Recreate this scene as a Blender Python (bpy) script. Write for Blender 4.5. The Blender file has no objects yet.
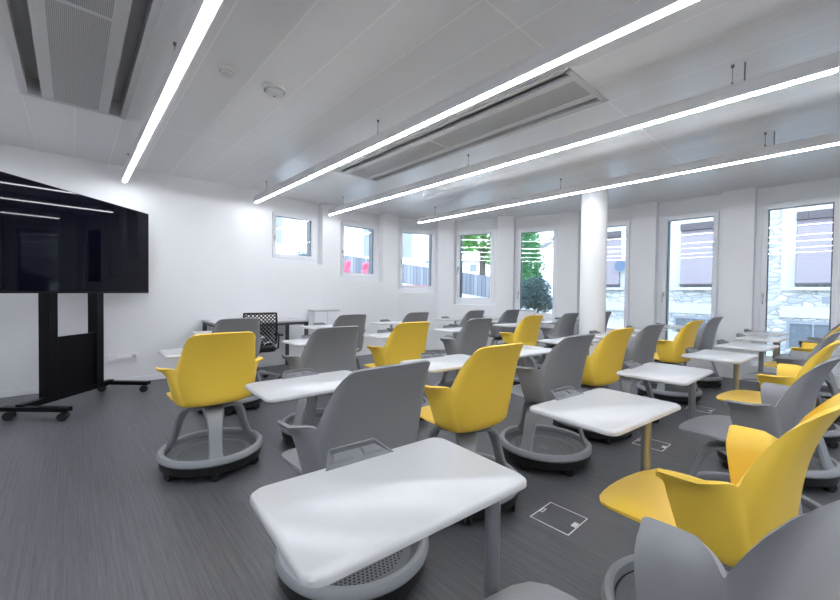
import bpy, bmesh, math, random
from mathutils import Vector, Matrix

random.seed(7)
PI = math.pi
col = bpy.context.scene.collection

# ------------------------------------------------------------------ helpers
def mat(name, color, rough=0.5, spec=0.5, metal=0.0, emit=None, strength=0.0, bump=None, coat=0.0):
    m = bpy.data.materials.new(name); m.use_nodes = True
    b = m.node_tree.nodes['Principled BSDF']
    b.inputs['Base Color'].default_value = (*color, 1)
    b.inputs['Roughness'].default_value = rough
    b.inputs['Specular IOR Level'].default_value = spec
    b.inputs['Metallic'].default_value = metal
    if coat: b.inputs['Coat Weight'].default_value = coat
    if emit:
        b.inputs['Emission Color'].default_value = (*emit, 1)
        b.inputs['Emission Strength'].default_value = strength
    if bump:
        nt = m.node_tree; tc = nt.nodes.new('ShaderNodeTexCoord'); nz = nt.nodes.new('ShaderNodeTexNoise')
        nz.inputs['Scale'].default_value = bump[0]; nz.inputs['Detail'].default_value = 3
        bp = nt.nodes.new('ShaderNodeBump'); bp.inputs['Strength'].default_value = bump[1]; bp.inputs['Distance'].default_value = 0.01
        nt.links.new(tc.outputs['Object'], nz.inputs['Vector']); nt.links.new(nz.outputs['Fac'], bp.inputs['Height'])
        nt.links.new(bp.outputs['Normal'], b.inputs['Normal'])
    return m

class N:
    """tiny node helper"""
    def __init__(s, m): s.nt = m.node_tree; s.b = s.nt.nodes['Principled BSDF']
    def new(s, t, **kw):
        n = s.nt.nodes.new(t)
        for k, v in kw.items(): setattr(n, k, v)
        return n
    def link(s, a, b): s.nt.links.new(a, b)
    def math(s, op, a, b=None, c=None):
        n = s.new('ShaderNodeMath', operation=op)
        for i, v in enumerate((a, b, c)):
            if v is None: continue
            if isinstance(v, (int, float)): n.inputs[i].default_value = v
            else: s.link(v, n.inputs[i])
        return n.outputs[0]
    def mix(s, fac, a, b):
        n = s.new('ShaderNodeMix', data_type='RGBA')
        if isinstance(fac, (int, float)): n.inputs[0].default_value = fac
        else: s.link(fac, n.inputs[0])
        for i, v in ((6, a), (7, b)):
            if isinstance(v, tuple): n.inputs[i].default_value = (*v, 1)
            else: s.link(v, n.inputs[i])
        return n.outputs[2]

def link_obj(name, bm, m, parent=None, smooth=False, loc=None, rotz=None):
    me = bpy.data.meshes.new(name); bm.to_mesh(me); bm.free()
    if m is not None: me.materials.append(m)
    if smooth:
        for p in me.polygons: p.use_smooth = True
    o = bpy.data.objects.new(name, me); col.objects.link(o)
    if parent: o.parent = parent
    if loc: o.location = loc
    if rotz is not None: o.rotation_euler = (0, 0, rotz)
    return o

def tag(o, label, cat, group=None, kind=None):
    o['label'] = label; o['category'] = cat
    if group: o['group'] = group
    if kind: o['kind'] = kind
    return o

def thing(name, label, cat, loc=(0, 0, 0), rotz=0.0, group=None):
    o = bpy.data.objects.new(name, None); col.objects.link(o)
    o.empty_display_size = 0.1
    o.location = loc; o.rotation_euler = (0, 0, rotz)
    return tag(o, label, cat, group)

def struct(o):
    o['kind'] = 'structure'; return o

def box(bm, x0, y0, z0, x1, y1, z1, M=None, bev=0.0):
    vs = [Vector((x, y, z)) for x in (x0, x1) for y in (y0, y1) for z in (z0, z1)]
    if M is not None: vs = [M @ v for v in vs]
    v = [bm.verts.new(p) for p in vs]
    fs = []
    for idx in ((0, 1, 3, 2), (4, 6, 7, 5), (0, 4, 5, 1), (2, 3, 7, 6), (0, 2, 6, 4), (1, 5, 7, 3)):
        fs.append(bm.faces.new([v[i] for i in idx]))
    if bev:
        es = set(e for f in fs for e in f.edges)
        bmesh.ops.bevel(bm, geom=list(es), offset=bev, segments=2, profile=0.5, affect='EDGES')
    return v

def prism(bm, pts, z0, z1):
    a = [bm.verts.new((p[0], p[1], z0)) for p in pts]; b = [bm.verts.new((p[0], p[1], z1)) for p in pts]
    n = len(pts)
    bm.faces.new(a); bm.faces.new(b)
    for i in range(n): bm.faces.new((a[i], a[(i + 1) % n], b[(i + 1) % n], b[i]))

def lathe(bm, prof, seg=24, M=None, closed=False):
    rings = []
    for r, z in prof:
        if r < 1e-6:
            p = Vector((0, 0, z)); rings.append([bm.verts.new(M @ p if M else p)])
        else:
            ring = []
            for k in range(seg):
                a = 2 * PI * k / seg; p = Vector((r * math.cos(a), r * math.sin(a), z))
                ring.append(bm.verts.new(M @ p if M else p))
            rings.append(ring)
    pairs = list(zip(rings, rings[1:])) + ([(rings[-1], rings[0])] if closed else [])
    for A, B in pairs:
        if len(A) == 1 and len(B) == 1: continue
        for k in range(seg):
            k2 = (k + 1) % seg
            if len(A) == 1: bm.faces.new((A[0], B[k], B[k2]))
            elif len(B) == 1: bm.faces.new((A[k], B[0], A[k2]))
            else: bm.faces.new((A[k], B[k], B[k2], A[k2]))

def tube(bm, pts, r, seg=12, caps=True):
    pts = [Vector(p) for p in pts]; rings = []
    up = Vector((0, 0, 1))
    prevn = None
    for i, p in enumerate(pts):
        d = (pts[min(i + 1, len(pts) - 1)] - pts[max(i - 1, 0)]).normalized()
        if prevn is None:
            n = d.cross(up)
            if n.length < 1e-4: n = d.cross(Vector((1, 0, 0)))
            n.normalize()
        else:
            n = (prevn - d * prevn.dot(d)).normalized()
        prevn = n; b = d.cross(n)
        rr = r[i] if isinstance(r, (list, tuple)) else r
        rings.append([bm.verts.new(p + (n * math.cos(2 * PI * k / seg) + b * math.sin(2 * PI * k / seg)) * rr) for k in range(seg)])
    for A, B in zip(rings, rings[1:]):
        for k in range(seg): bm.faces.new((A[k], A[(k + 1) % seg], B[(k + 1) % seg], B[k]))
    if caps: bm.faces.new(rings[0]); bm.faces.new(rings[-1])

def fixn(bm): bmesh.ops.recalc_face_normals(bm, faces=bm.faces[:])

def smooth_by_angle(o, deg=35):
    me = o.data
    bm = bmesh.new(); bm.from_mesh(me)
    for f in bm.faces: f.smooth = True
    for e in bm.edges:
        if len(e.link_faces) == 2 and e.calc_face_angle(0) > math.radians(deg): e.smooth = False
    bm.to_mesh(me); bm.free()

def rounded_rect(w, d, r, n=5):
    pts = []
    for cx, cy, a0 in ((w/2 - r, d/2 - r, 0), (-w/2 + r, d/2 - r, 90), (-w/2 + r, -d/2 + r, 180), (w/2 - r, -d/2 + r, 270)):
        for k in range(n + 1):
            a = math.radians(a0 + 90 * k / n); pts.append((cx + r * math.cos(a), cy + r * math.sin(a)))
    return pts

# ------------------------------------------------------------------ materials
M_wall = mat('wall_white_paint', (0.82, 0.825, 0.84), 0.6, 0.3, bump=(90, 0.02))
M_trim = mat('white_trim', (0.82, 0.83, 0.86), 0.4, 0.4)
M_frame = mat('white_window_frame', (0.82, 0.83, 0.86), 0.32, 0.5)
M_extdark = mat('dark_outer_reveal', (0.10, 0.11, 0.13), 0.5)
M_extwall = mat('outer_render', (0.55, 0.55, 0.56), 0.8)
M_yellow = mat('yellow_shell_plastic', (0.92, 0.62, 0.075), 0.38, 0.45, bump=(700, 0.04))
M_grey = mat('grey_shell_plastic', (0.245, 0.248, 0.262), 0.42, 0.45, bump=(700, 0.04))
M_base = mat('base_grey_plastic', (0.27, 0.28, 0.30), 0.42, 0.45)
M_black = mat('black_plastic', (0.012, 0.012, 0.013), 0.42, 0.4)
M_dark = mat('dark_mechanism', (0.05, 0.052, 0.056), 0.45, 0.4)
M_arm = mat('arm_metal', (0.33, 0.34, 0.36), 0.30, 0.5, metal=0.7)
M_top = mat('white_laminate', (0.53, 0.53, 0.54), 0.28, 0.5)
M_tray = mat('pen_tray_grey', (0.13, 0.135, 0.145), 0.45, 0.45)
M_alu = mat('lamp_housing_aluminium', (0.62, 0.62, 0.63), 0.42, 0.5, metal=0.1)
M_wire = mat('wire_dark', (0.16, 0.16, 0.17), 0.5)
M_led = mat('led_diffuser', (0.9, 0.9, 0.9), 0.5, emit=(0.93, 0.965, 1.02), strength=44.0)
M_tv = mat('television_screen', (0.002, 0.002, 0.006), 0.03, 0.10)
M_tvframe = mat('television_black', (0.004, 0.004, 0.005), 0.40, 0.15)
M_chrome = mat('bright_metal', (0.62, 0.63, 0.65), 0.22, 0.5, metal=0.9)
M_deskgrey = mat('desk_grey_top', (0.46, 0.465, 0.49), 0.4, 0.4)
M_deskleg = mat('desk_leg_dark', (0.06, 0.062, 0.075), 0.45, 0.4)
M_ventwhite = mat('vent_white', (0.70, 0.70, 0.71), 0.5, 0.3)
M_cavity = mat('vent_cavity_grey', (0.65, 0.65, 0.66), 0.7, 0.2)
M_ventdark = mat('vent_cavity', (0.03, 0.03, 0.032), 0.7, 0.2)
M_detect = mat('detector_white', (0.78, 0.78, 0.77), 0.45, 0.4)
M_socket = mat('socket_white', (0.80, 0.80, 0.82), 0.35, 0.5)

def tray_material():
    m = mat('perforated_tray', (0.15, 0.155, 0.165), 0.5, 0.4); n = N(m)
    tc = n.new('ShaderNodeTexCoord'); sp = n.new('ShaderNodeSeparateXYZ'); n.link(tc.outputs['Object'], sp.inputs[0])
    x, y = sp.outputs[0], sp.outputs[1]
    P = 0.0165
    def cell(v): return n.math('SUBTRACT', n.math('FRACT', n.math('DIVIDE', v, P)), 0.5)
    row = n.math('FLOOR', n.math('DIVIDE', y, P))
    xs = n.math('ADD', x, n.math('MULTIPLY', n.math('MODULO', row, 2.0), P / 2))
    cx, cy = cell(xs), cell(y)
    d = n.math('SQRT', n.math('ADD', n.math('MULTIPLY', cx, cx), n.math('MULTIPLY', cy, cy)))
    hole = n.math('LESS_THAN', d, 0.30)
    r = n.math('SQRT', n.math('ADD', n.math('MULTIPLY', x, x), n.math('MULTIPLY', y, y)))
    inr = n.math('MULTIPLY', n.math('LESS_THAN', r, 0.20), n.math('GREATER_THAN', r, 0.03))
    f = n.math('MULTIPLY', hole, inr)
    n.link(n.mix(f, (0.15, 0.155, 0.165), (0.008, 0.008, 0.009)), n.b.inputs['Base Color'])
    return m
M_perf = tray_material()

def floor_material():
    m = mat('woven_vinyl_floor', (0.08, 0.08, 0.09), 0.42, 0.5); n = N(m)
    tc = n.new('ShaderNodeTexCoord'); mp = n.new('ShaderNodeMapping'); mp.inputs['Scale'].default_value = (1.6, 95, 1)
    n.link(tc.outputs['Object'], mp.inputs[0])
    nz = n.new('ShaderNodeTexNoise'); nz.inputs['Scale'].default_value = 1.0; nz.inputs['Detail'].default_value = 4; nz.inputs['Roughness'].default_value = 0.7
    n.link(mp.outputs[0], nz.inputs['Vector'])
    mp2 = n.new('ShaderNodeMapping'); mp2.inputs['Scale'].default_value = (9, 420, 1); n.link(tc.outputs['Object'], mp2.inputs[0])
    nz2 = n.new('ShaderNodeTexNoise'); nz2.inputs['Scale'].default_value = 1.0; nz2.inputs['Detail'].default_value = 2
    n.link(mp2.outputs[0], nz2.inputs['Vector'])
    s = n.math('ADD', n.math('MULTIPLY', nz.outputs['Fac'], 0.6), n.math('MULTIPLY', nz2.outputs['Fac'], 0.4))
    rp = n.new('ShaderNodeValToRGB'); n.link(s, rp.inputs[0])
    rp.color_ramp.elements[0].position = 0.33; rp.color_ramp.elements[0].color = (0.050, 0.051, 0.058, 1)
    rp.color_ramp.elements[1].position = 0.68; rp.color_ramp.elements[1].color = (0.130, 0.131, 0.146, 1)
    sp = n.new('ShaderNodeSeparateXYZ'); n.link(tc.outputs['Object'], sp.inputs[0])
    # plank joints: across every metre of length, along every 0.5 m of width
    fx = n.math('ABSOLUTE', n.math('SUBTRACT', n.math('FRACT', n.math('ADD', n.math('DIVIDE', sp.outputs[1], 0.5), 0.1)), 0.5))
    jl = n.math('LESS_THAN', fx, 0.004)
    c = n.mix(n.math('MULTIPLY', jl, 0.35), rp.outputs[0], (0.03, 0.03, 0.034))
    n.link(c, n.b.inputs['Base Color'])
    bp = n.new('ShaderNodeBump'); bp.inputs['Strength'].default_value = 0.12; bp.inputs['Distance'].default_value = 0.004
    n.link(s, bp.inputs['Height']); n.link(bp.outputs[0], n.b.inputs['Normal'])
    return m
M_floor = floor_material()

def ceiling_material():
    m = mat('white_metal_ceiling', (0.90, 0.90, 0.91), 0.30, 1.0); n = N(m)
    tc = n.new('ShaderNodeTexCoord'); sp = n.new('ShaderNodeSeparateXYZ'); n.link(tc.outputs['Object'], sp.inputs[0])
    y = n.math('FRACT', n.math('ADD', n.math('DIVIDE', n.math('SUBTRACT', sp.outputs[1], 0.94), 0.305), 100.5))
    ly = n.math('LESS_THAN', n.math('ABSOLUTE', n.math('SUBTRACT', y, 0.5)), 0.019)
    x = n.math('FRACT', n.math('ADD', n.math('DIVIDE', n.math('SUBTRACT', sp.outputs[0], -1.26), 2.98), 100.5))
    lx = n.math('LESS_THAN', n.math('ABSOLUTE', n.math('SUBTRACT', x, 0.5)), 0.0024)
    f = n.math('MAXIMUM', ly, lx)
    n.link(n.mix(f, (0.88, 0.88, 0.89), (1.0, 1.0, 1.0)), n.b.inputs['Base Color'])
    nz = n.new('ShaderNodeTexNoise'); nz.inputs['Scale'].default_value = 1.3; n.link(tc.outputs['Object'], nz.inputs['Vector'])
    bp = n.new('ShaderNodeBump'); bp.inputs['Strength'].default_value = 0.05; bp.inputs['Distance'].default_value = 0.05
    n.link(nz.outputs['Fac'], bp.inputs['Height']); n.link(bp.outputs[0], n.b.inputs['Normal'])
    return m
M_ceil = ceiling_material()

def grille_material():
    m = mat('vent_grille_mesh', (0.2, 0.2, 0.21), 0.5, 0.3); n = N(m)
    tc = n.new('ShaderNodeTexCoord'); sp = n.new('ShaderNodeSeparateXYZ'); n.link(tc.outputs['Object'], sp.inputs[0])
    a = n.math('ABSOLUTE', n.math('SUBTRACT', n.math('FRACT', n.math('DIVIDE', sp.outputs[1], 0.008)), 0.5))
    f = n.math('LESS_THAN', a, 0.2)
    n.link(n.mix(f, (0.58, 0.58, 0.59), (0.36, 0.36, 0.37)), n.b.inputs['Base Color'])
    return m
M_grille = grille_material()

def meshback_material():
    m = mat('black_net', (0.012, 0.012, 0.014), 0.6, 0.3); n = N(m)
    tc = n.new('ShaderNodeTexCoord'); sp = n.new('ShaderNodeSeparateXYZ'); n.link(tc.outputs['Object'], sp.inputs[0])
    u = n.math('ADD', sp.outputs[0], sp.outputs[2]); v = n.math('SUBTRACT', sp.outputs[0], sp.outputs[2])
    def c(t): return n.math('ABSOLUTE', n.math('SUBTRACT', n.math('FRACT', n.math('ADD', n.math('DIVIDE', t, 0.046), 50.0)), 0.5))
    hole = n.math('MULTIPLY', n.math('LESS_THAN', c(u), 0.31), n.math('LESS_THAN', c(v), 0.31))
    tr = n.new('ShaderNodeBsdfTransparent'); mx = n.new('ShaderNodeMixShader')
    n.link(hole, mx.inputs[0]); n.link(n.b.outputs[0], mx.inputs[1]); n.link(tr.outputs[0], mx.inputs[2])
    n.link(mx.outputs[0], n.nt.nodes['Material Output'].inputs['Surface'])
    return m
M_net = meshback_material()

def glass_material():
    m = bpy.data.materials.new('window_glass'); m.use_nodes = True; nt = m.node_tree
    nt.nodes.clear()
    out = nt.nodes.new('ShaderNodeOutputMaterial'); tr = nt.nodes.new('ShaderNodeBsdfTransparent'); gl = nt.nodes.new('ShaderNodeBsdfGlossy')
    tr.inputs[0].default_value = (0.93, 0.97, 0.98, 1); gl.inputs['Roughness'].default_value = 0.0
    fr = nt.nodes.new('ShaderNodeFresnel'); fr.inputs['IOR'].default_value = 1.55
    mx = nt.nodes.new('ShaderNodeMixShader')
    nt.links.new(fr.outputs[0], mx.inputs[0]); nt.links.new(tr.outputs[0], mx.inputs[1]); nt.links.new(gl.outputs[0], mx.inputs[2])
    nt.links.new(mx.outputs[0], out.inputs['Surface'])
    return m
M_glass = glass_material()

def stone_material():
    m = mat('rubble_stone_wall', (0.5, 0.5, 0.5), 0.85, 0.2); n = N(m)
    tc = n.new('ShaderNodeTexCoord'); mp = n.new('ShaderNodeMapping'); mp.inputs['Scale'].default_value = (4.2, 4.2, 8.5)
    n.link(tc.outputs['Object'], mp.inputs[0])
    nz = n.new('ShaderNodeTexNoise'); nz.inputs['Scale'].default_value = 2.5; n.link(mp.outputs[0], nz.inputs['Vector'])
    ad = n.new('ShaderNodeVectorMath', operation='MULTIPLY_ADD'); ad.inputs[1].default_value = (0.35, 0.35, 0.35)
    n.link(nz.outputs['Color'], ad.inputs[0]); n.link(mp.outputs[0], ad.inputs[2])
    v1 = n.new('ShaderNodeTexVoronoi', feature='DISTANCE_TO_EDGE'); n.link(ad.outputs[0], v1.inputs['Vector']); v1.inputs['Scale'].default_value = 1.0
    v2 = n.new('ShaderNodeTexVoronoi'); n.link(ad.outputs[0], v2.inputs['Vector']); v2.inputs['Scale'].default_value = 1.0
    sp = n.new('ShaderNodeSeparateColor'); n.link(v2.outputs['Color'], sp.inputs[0])
    st = n.mix(sp.outputs[0], (0.38, 0.39, 0.41), (0.56, 0.55, 0.53))
    edge = n.math('LESS_THAN', v1.outputs['Distance'], 0.045)
    n.link(n.mix(edge, st, (0.30, 0.31, 0.33)), n.b.inputs['Base Color'])
    bp = n.new('ShaderNodeBump'); bp.inputs['Strength'].default_value = 0.9; bp.inputs['Distance'].default_value = 0.06
    n.link(n.math('MINIMUM', v1.outputs['Distance'], 0.2), bp.inputs['Height']); n.link(bp.outputs[0], n.b.inputs['Normal'])
    return m
M_stone = stone_material()
M_plaster = mat('pale_plaster', (0.50, 0.51, 0.52), 0.85, 0.2, bump=(14, 0.15))
M_shutter = mat('mauve_roller_shutter', (0.33, 0.29, 0.33), 0.6, 0.3)
M_shutbox = mat('shutter_box_dark', (0.10, 0.085, 0.095), 0.6, 0.3)
M_blind = mat('basement_window_grey', (0.13, 0.15, 0.18), 0.5, 0.4)
M_housewhite = mat('white_house_render', (0.82, 0.82, 0.82), 0.85, 0.2)
M_housegrey = mat('house_grey_shutter', (0.26, 0.28, 0.32), 0.7, 0.3)
M_roof = mat('house_roof', (0.36, 0.34, 0.36), 0.8, 0.2)
M_asphalt = mat('street_asphalt', (0.42, 0.43, 0.44), 0.85, 0.2, bump=(60, 0.2))
M_bark = mat('bark', (0.10, 0.085, 0.075), 0.9, 0.2, bump=(30, 0.5))
M_leaf = mat('tree_leaf', (0.16, 0.38, 0.10), 0.55, 0.3)
M_leaf2 = mat('conifer_leaf', (0.10, 0.30, 0.12), 0.55, 0.3)
M_leaf3 = mat('bush_leaf', (0.06, 0.13, 0.14), 0.45, 0.4)
M_leaf4 = mat('hedge_leaf', (0.10, 0.17, 0.22), 0.6, 0.3)
M_pink = mat('pink_petal', (0.80, 0.22, 0.36), 0.6, 0.3)
M_red = mat('red_cloth', (0.62, 0.11, 0.12), 0.6, 0.3)
M_sign = mat('blue_sign', (0.10, 0.15, 0.24), 0.4, 0.4)

def fence_material():
    m = mat('weathered_fence_boards', (0.3, 0.3, 0.32), 0.8, 0.2); n = N(m)
    tc = n.new('ShaderNodeTexCoord'); sp = n.new('ShaderNodeSeparateXYZ'); n.link(tc.outputs['Object'], sp.inputs[0])
    t = n.math('DIVIDE', sp.outputs[0], 0.14)
    f = n.math('LESS_THAN', n.math('ABSOLUTE', n.math('SUBTRACT', n.math('FRACT', n.math('ADD', t, 100)), 0.5)), 0.06)
    wn = n.new('ShaderNodeTexWhiteNoise', noise_dimensions='1D'); n.link(n.math('FLOOR', n.math('ADD', t, 100.5)), wn.inputs['W'])
    c = n.mix(wn.outputs[0], (0.17, 0.18, 0.22), (0.30, 0.31, 0.35))
    n.link(n.mix(f, c, (0.07, 0.07, 0.09)), n.b.inputs['Base Color'])
    return m
M_fence = fence_material()

# ------------------------------------------------------------------ camera
F_PX, YAW, PIT, ROL, H = 384.826862, 0.735426788, 0.0187186633, 0.0121978902, 1.15
Fv = Vector((-math.cos(YAW) * math.cos(PIT), math.sin(YAW) * math.cos(PIT), -math.sin(PIT)))
R0 = Fv.cross(Vector((0, 0, 1))).normalized(); U0 = R0.cross(Fv)
Rv = R0 * math.cos(ROL) + U0 * math.sin(ROL); Uv = -R0 * math.sin(ROL) + U0 * math.cos(ROL)
cam_d = bpy.data.cameras.new('camera'); cam = bpy.data.objects.new('camera', cam_d); col.objects.link(cam)
cam_d.sensor_width = 36; cam_d.sensor_fit = 'HORIZONTAL'; cam_d.lens = F_PX / 840 * 36; cam_d.clip_start = 0.05; cam_d.clip_end = 300
Mx = Matrix.Identity(4)
for i in range(3):
    Mx[i][0] = Rv[i]; Mx[i][1] = Uv[i]; Mx[i][2] = -Fv[i]
Mx[2][3] = H
cam.matrix_world = Mx
bpy.context.scene.camera = cam
Fh = Vector((-math.cos(YAW), math.sin(YAW), 0)); Rh = Vector((math.sin(YAW), math.cos(YAW), 0))

# ------------------------------------------------------------------ setting
CEIL = 2.64
XW, XR, YB = -5.895, 6.4, -2.9
# piers of the bowed window front: the two front corners of each
PIERS = [((-5.895, 1.9), (-5.895, 2.27)), ((-5.915, 3.13), (-5.905, 3.45)), ((-5.87, 4.36), (-5.80, 4.66)), ((-5.52, 5.47), (-5.31, 5.71)),
         ((-4.51, 6.05), (-4.27, 6.26)), ((-3.51, 6.58), (-3.23, 6.72)), ((-2.37, 6.82), (-2.04, 6.875)), ((-1.21, 6.885), (-0.852, 6.885)),
         ((0.05, 6.885), (0.40, 6.885)), ((1.30, 6.885), (1.65, 6.885)), ((2.55, 6.885), (2.9, 6.885)), ((3.8, 6.885), (4.15, 6.885)), ((5.05, 6.885), (6.4, 6.885))]
SILLS = [1.60, 1.345, 1.145, 0.915, 0.655, 0.43, 0.21, 0.20, 0.20, 0.2, 0.2, 0.2]
GLASSB = [1.74, 1.495, 1.29, 1.065, 0.795, 0.575, 0.37, 0.345, 0.345, .345, .345, .345]
GLASSL = [0.123, 0.16, 0.152, 0.075, 0.104, 0.11, 0.119, 0.124, 0.124, .124, .124, .124]
GLASSW = [0.615, 0.645, 0.645, 0.632, 0.61, 0.63, 0.595, 0.610, 0.61, .61, .61, .61]
GLASST = 2.34
def v2(p): return Vector((p[0], p[1]))
def bay(i):
    a, b = v2(PIERS[i][1]), v2(PIERS[i + 1][0]); t = (b - a).normalized(); n = Vector((-t.y, t.x))
    return a, b, t, n

# floor and ceiling follow the room outline
outline = [(XW, YB), (XR, YB), (XR, 7.2), (-1.0, 7.2), (-3.0, 7.15), (-4.3, 6.62), (-5.5, 6.05), (-6.1, 4.9), (-6.22, 2.2), (XW, 2.2)]
bm = bmesh.new(); prism(bm, outline, -0.12, 0.0); fixn(bm); struct(link_obj('floor', bm, M_floor))
VENTS = [(-4.245, -0.265, -1.27, 0.335), (-4.245, 2.43, -1.27, 3.03)]
bm = bmesh.new()
def cquad(x0, y0, x1, y1):
    bm.faces.new([bm.verts.new(p) for p in ((x0, y0, CEIL), (x0, y1, CEIL), (x1, y1, CEIL), (x1, y0, CEIL))])
X0c, X1c = -6.3, XR
ys = [YB, VENTS[0][1], VENTS[0][3], VENTS[1][1], VENTS[1][3], 7.25]
for k in range(5):
    if k in (1, 3):
        cquad(X0c, ys[k], VENTS[0][0], ys[k + 1]); cquad(VENTS[0][2], ys[k], X1c, ys[k + 1])
    else: cquad(X0c, ys[k], X1c, ys[k + 1])
struct(link_obj('ceiling', bm, M_ceil))
bm = bmesh.new(); box(bm, -6.3, YB, CEIL + 0.16, XR, 7.25, CEIL + 0.3); struct(link_obj('ceiling_slab', bm, M_extwall))
# walls
bm = bmesh.new(); box(bm, XW - 0.33, YB, 0, XW, 2.27, CEIL + 0.16); struct(link_obj('wall_left', bm, M_wall))
bm = bmesh.new(); box(bm, XR, YB - 0.2, 0, XR + 0.2, 7.25, CEIL + 0.16); struct(link_obj('wall_right', bm, M_wall))
bm = bmesh.new(); box(bm, XW - 0.33, YB - 0.2, 0, XR, YB, CEIL + 0.16); struct(link_obj('wall_back', bm, M_wall))
bm = bmesh.new()
for i in range(1, len(PIERS)):
    a, b = v2(PIERS[i][0]), v2(PIERS[i][1]); t = (b - a).normalized(); n = Vector((-t.y, t.x))
    na = bay(i - 1)[3]; nb = bay(i)[3] if i < len(PIERS) - 1 else n
    prism(bm, [a, b, b + nb * 0.36, a + na * 0.36], 0, CEIL + 0.16)
for i in range(12):
    a, b, t, n = bay(i)
    prism(bm, [a, b, b + n * 0.36, a + n * 0.36], 0, SILLS[i])
    prism(bm, [a + n * 0.14, b + n * 0.14, b + n * 0.36, a + n * 0.36], GLASST + 0.075, CEIL + 0.16)
fixn(bm); struct(link_obj('wall_front', bm, M_wall))
bm = bmesh.new(); box(bm, XW, YB, 0, XW + 0.012, 2.9, 0.066, bev=0.003); struct(link_obj('baseboard_left', bm, M_trim))

# windows
for i in range(12):
    a, b, t, n = bay(i); w = (b - a).length
    root = bpy.data.objects.new('window_%d' % (i + 1), None); col.objects.link(root); struct(root)
    root.empty_display_size = 0.1
    root.location = (a.x, a.y, 0); root.rotation_euler = (0, 0, math.atan2(t.y, t.x))
    gl, gr, gb, gt = GLASSL[i], GLASSL[i] + GLASSW[i], GLASSB[i], GLASST
    bm = bmesh.new()
    y0, y1 = 0.15, 0.22
    box(bm, -0.01, y0, SILLS[i], gl - 0.062, y1, gt + 0.075); box(bm, gr + 0.062, y0, SILLS[i], w + 0.01, y1, gt + 0.075)
    box(bm, gl - 0.062, y0, gt + 0.05, gr + 0.062, y1, gt + 0.09); box(bm, gl - 0.062, y0, SILLS[i], gr + 0.062, y1, gb - 0.062)
    # opening sash, slightly proud
    for bx in ((gl - 0.058, gb - 0.058, gl, gt + 0.046), (gr, gb - 0.058, gr + 0.058, gt + 0.046), (gl, gb - 0.058, gr, gb), (gl, gt, gr, gt + 0.046)):
        box(bm, bx[0], y0 - 0.012, bx[1], bx[2], y1 - 0.02, bx[3])
    struct(link_obj('window_frame', bm, M_frame, root))
    bm = bmesh.new(); box(bm, gl - 0.005, 0.180, gb - 0.005, gr + 0.005, 0.184, gt + 0.005); struct(link_obj('window_pane', bm, M_glass, root))
    bm = bmesh.new()
    g = 0.012
    for bx in ((gl - 0.001, gb, gl + g, gt), (gr - g, gb, gr + 0.001, gt), (gl, gt - g * 0.7, gr, gt + 0.001)):
        box(bm, bx[0], 0.186, bx[1], bx[2], 0.200, bx[3])
    struct(link_obj('pane_gasket', bm, M_extdark, root))
    bm = bmesh.new()
    box(bm, gl - 0.05, 0.225, SILLS[i], gl - 0.006, 0.345, gt + 0.06); box(bm, gr + 0.006, 0.225, SILLS[i], gr + 0.05, 0.345, gt + 0.06)
    struct(link_obj('shutter_guide', bm, M_extdark, root))
    bm = bmesh.new(); hz = 1.17 if i > 3 else (gb + gt) / 2 - 0.05
    box(bm, gl - 0.042, 0.115, hz - 0.035, gl - 0.018, 0.14, hz + 0.035, bev=0.004); box(bm, gl - 0.038, 0.10, hz - 0.115, gl - 0.022, 0.116, hz + 0.01, bev=0.004)
    h = link_obj('window_handle', bm, M_chrome, root); struct(h)
    bm = bmesh.new(); box(bm, 0.0, 0.002, SILLS[i], w, 0.15, SILLS[i] + 0.012, bev=0.003); struct(link_obj('window_sill', bm, M_trim, root))

# round column
bm = bmesh.new(); lathe(bm, [(0.163, 0.0), (0.163, CEIL)], 48, Matrix.Translation((-2.30, 5.235, 0)))
fixn(bm); struct(link_obj('column', bm, M_wall, smooth=True))

# ------------------------------------------------------------------ light strips
STRIPS = [(0.465, -5.74, -0.06, 'long light strip over the television end of the room, nearest overhead'),
          (1.972, -5.74, -0.06, 'long light strip second from the television, beside the long ceiling vent'),
          (3.163, -5.74, -0.06, 'long light strip beyond the ceiling vent, its square end showing at right'),
          (4.672, -5.22, -0.06, 'long light strip nearest the window front, passing before the round column'),
          (-1.05, -5.74, -0.06, 'long light strip out of view behind the camera'),
          (0.465, 0.5, 6.1, 'unseen light strip added at right as fill, in line with the nearest overhead one'),  # this and the following strips are unseen, added to brighten chair backs and ceiling
          (1.972, 0.5, 6.1, 'unseen light strip added at right as fill, in line with the one beside the vent'),
          (3.163, 0.5, 6.1, 'unseen light strip added at right as fill, in line with the third one'),
          (4.672, 0.5, 6.1, 'unseen light strip added at right as fill, in line with the one nearest the windows'),
          (-1.05, 0.5, 6.1, 'unseen light strip added at right behind the camera as fill')]
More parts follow.
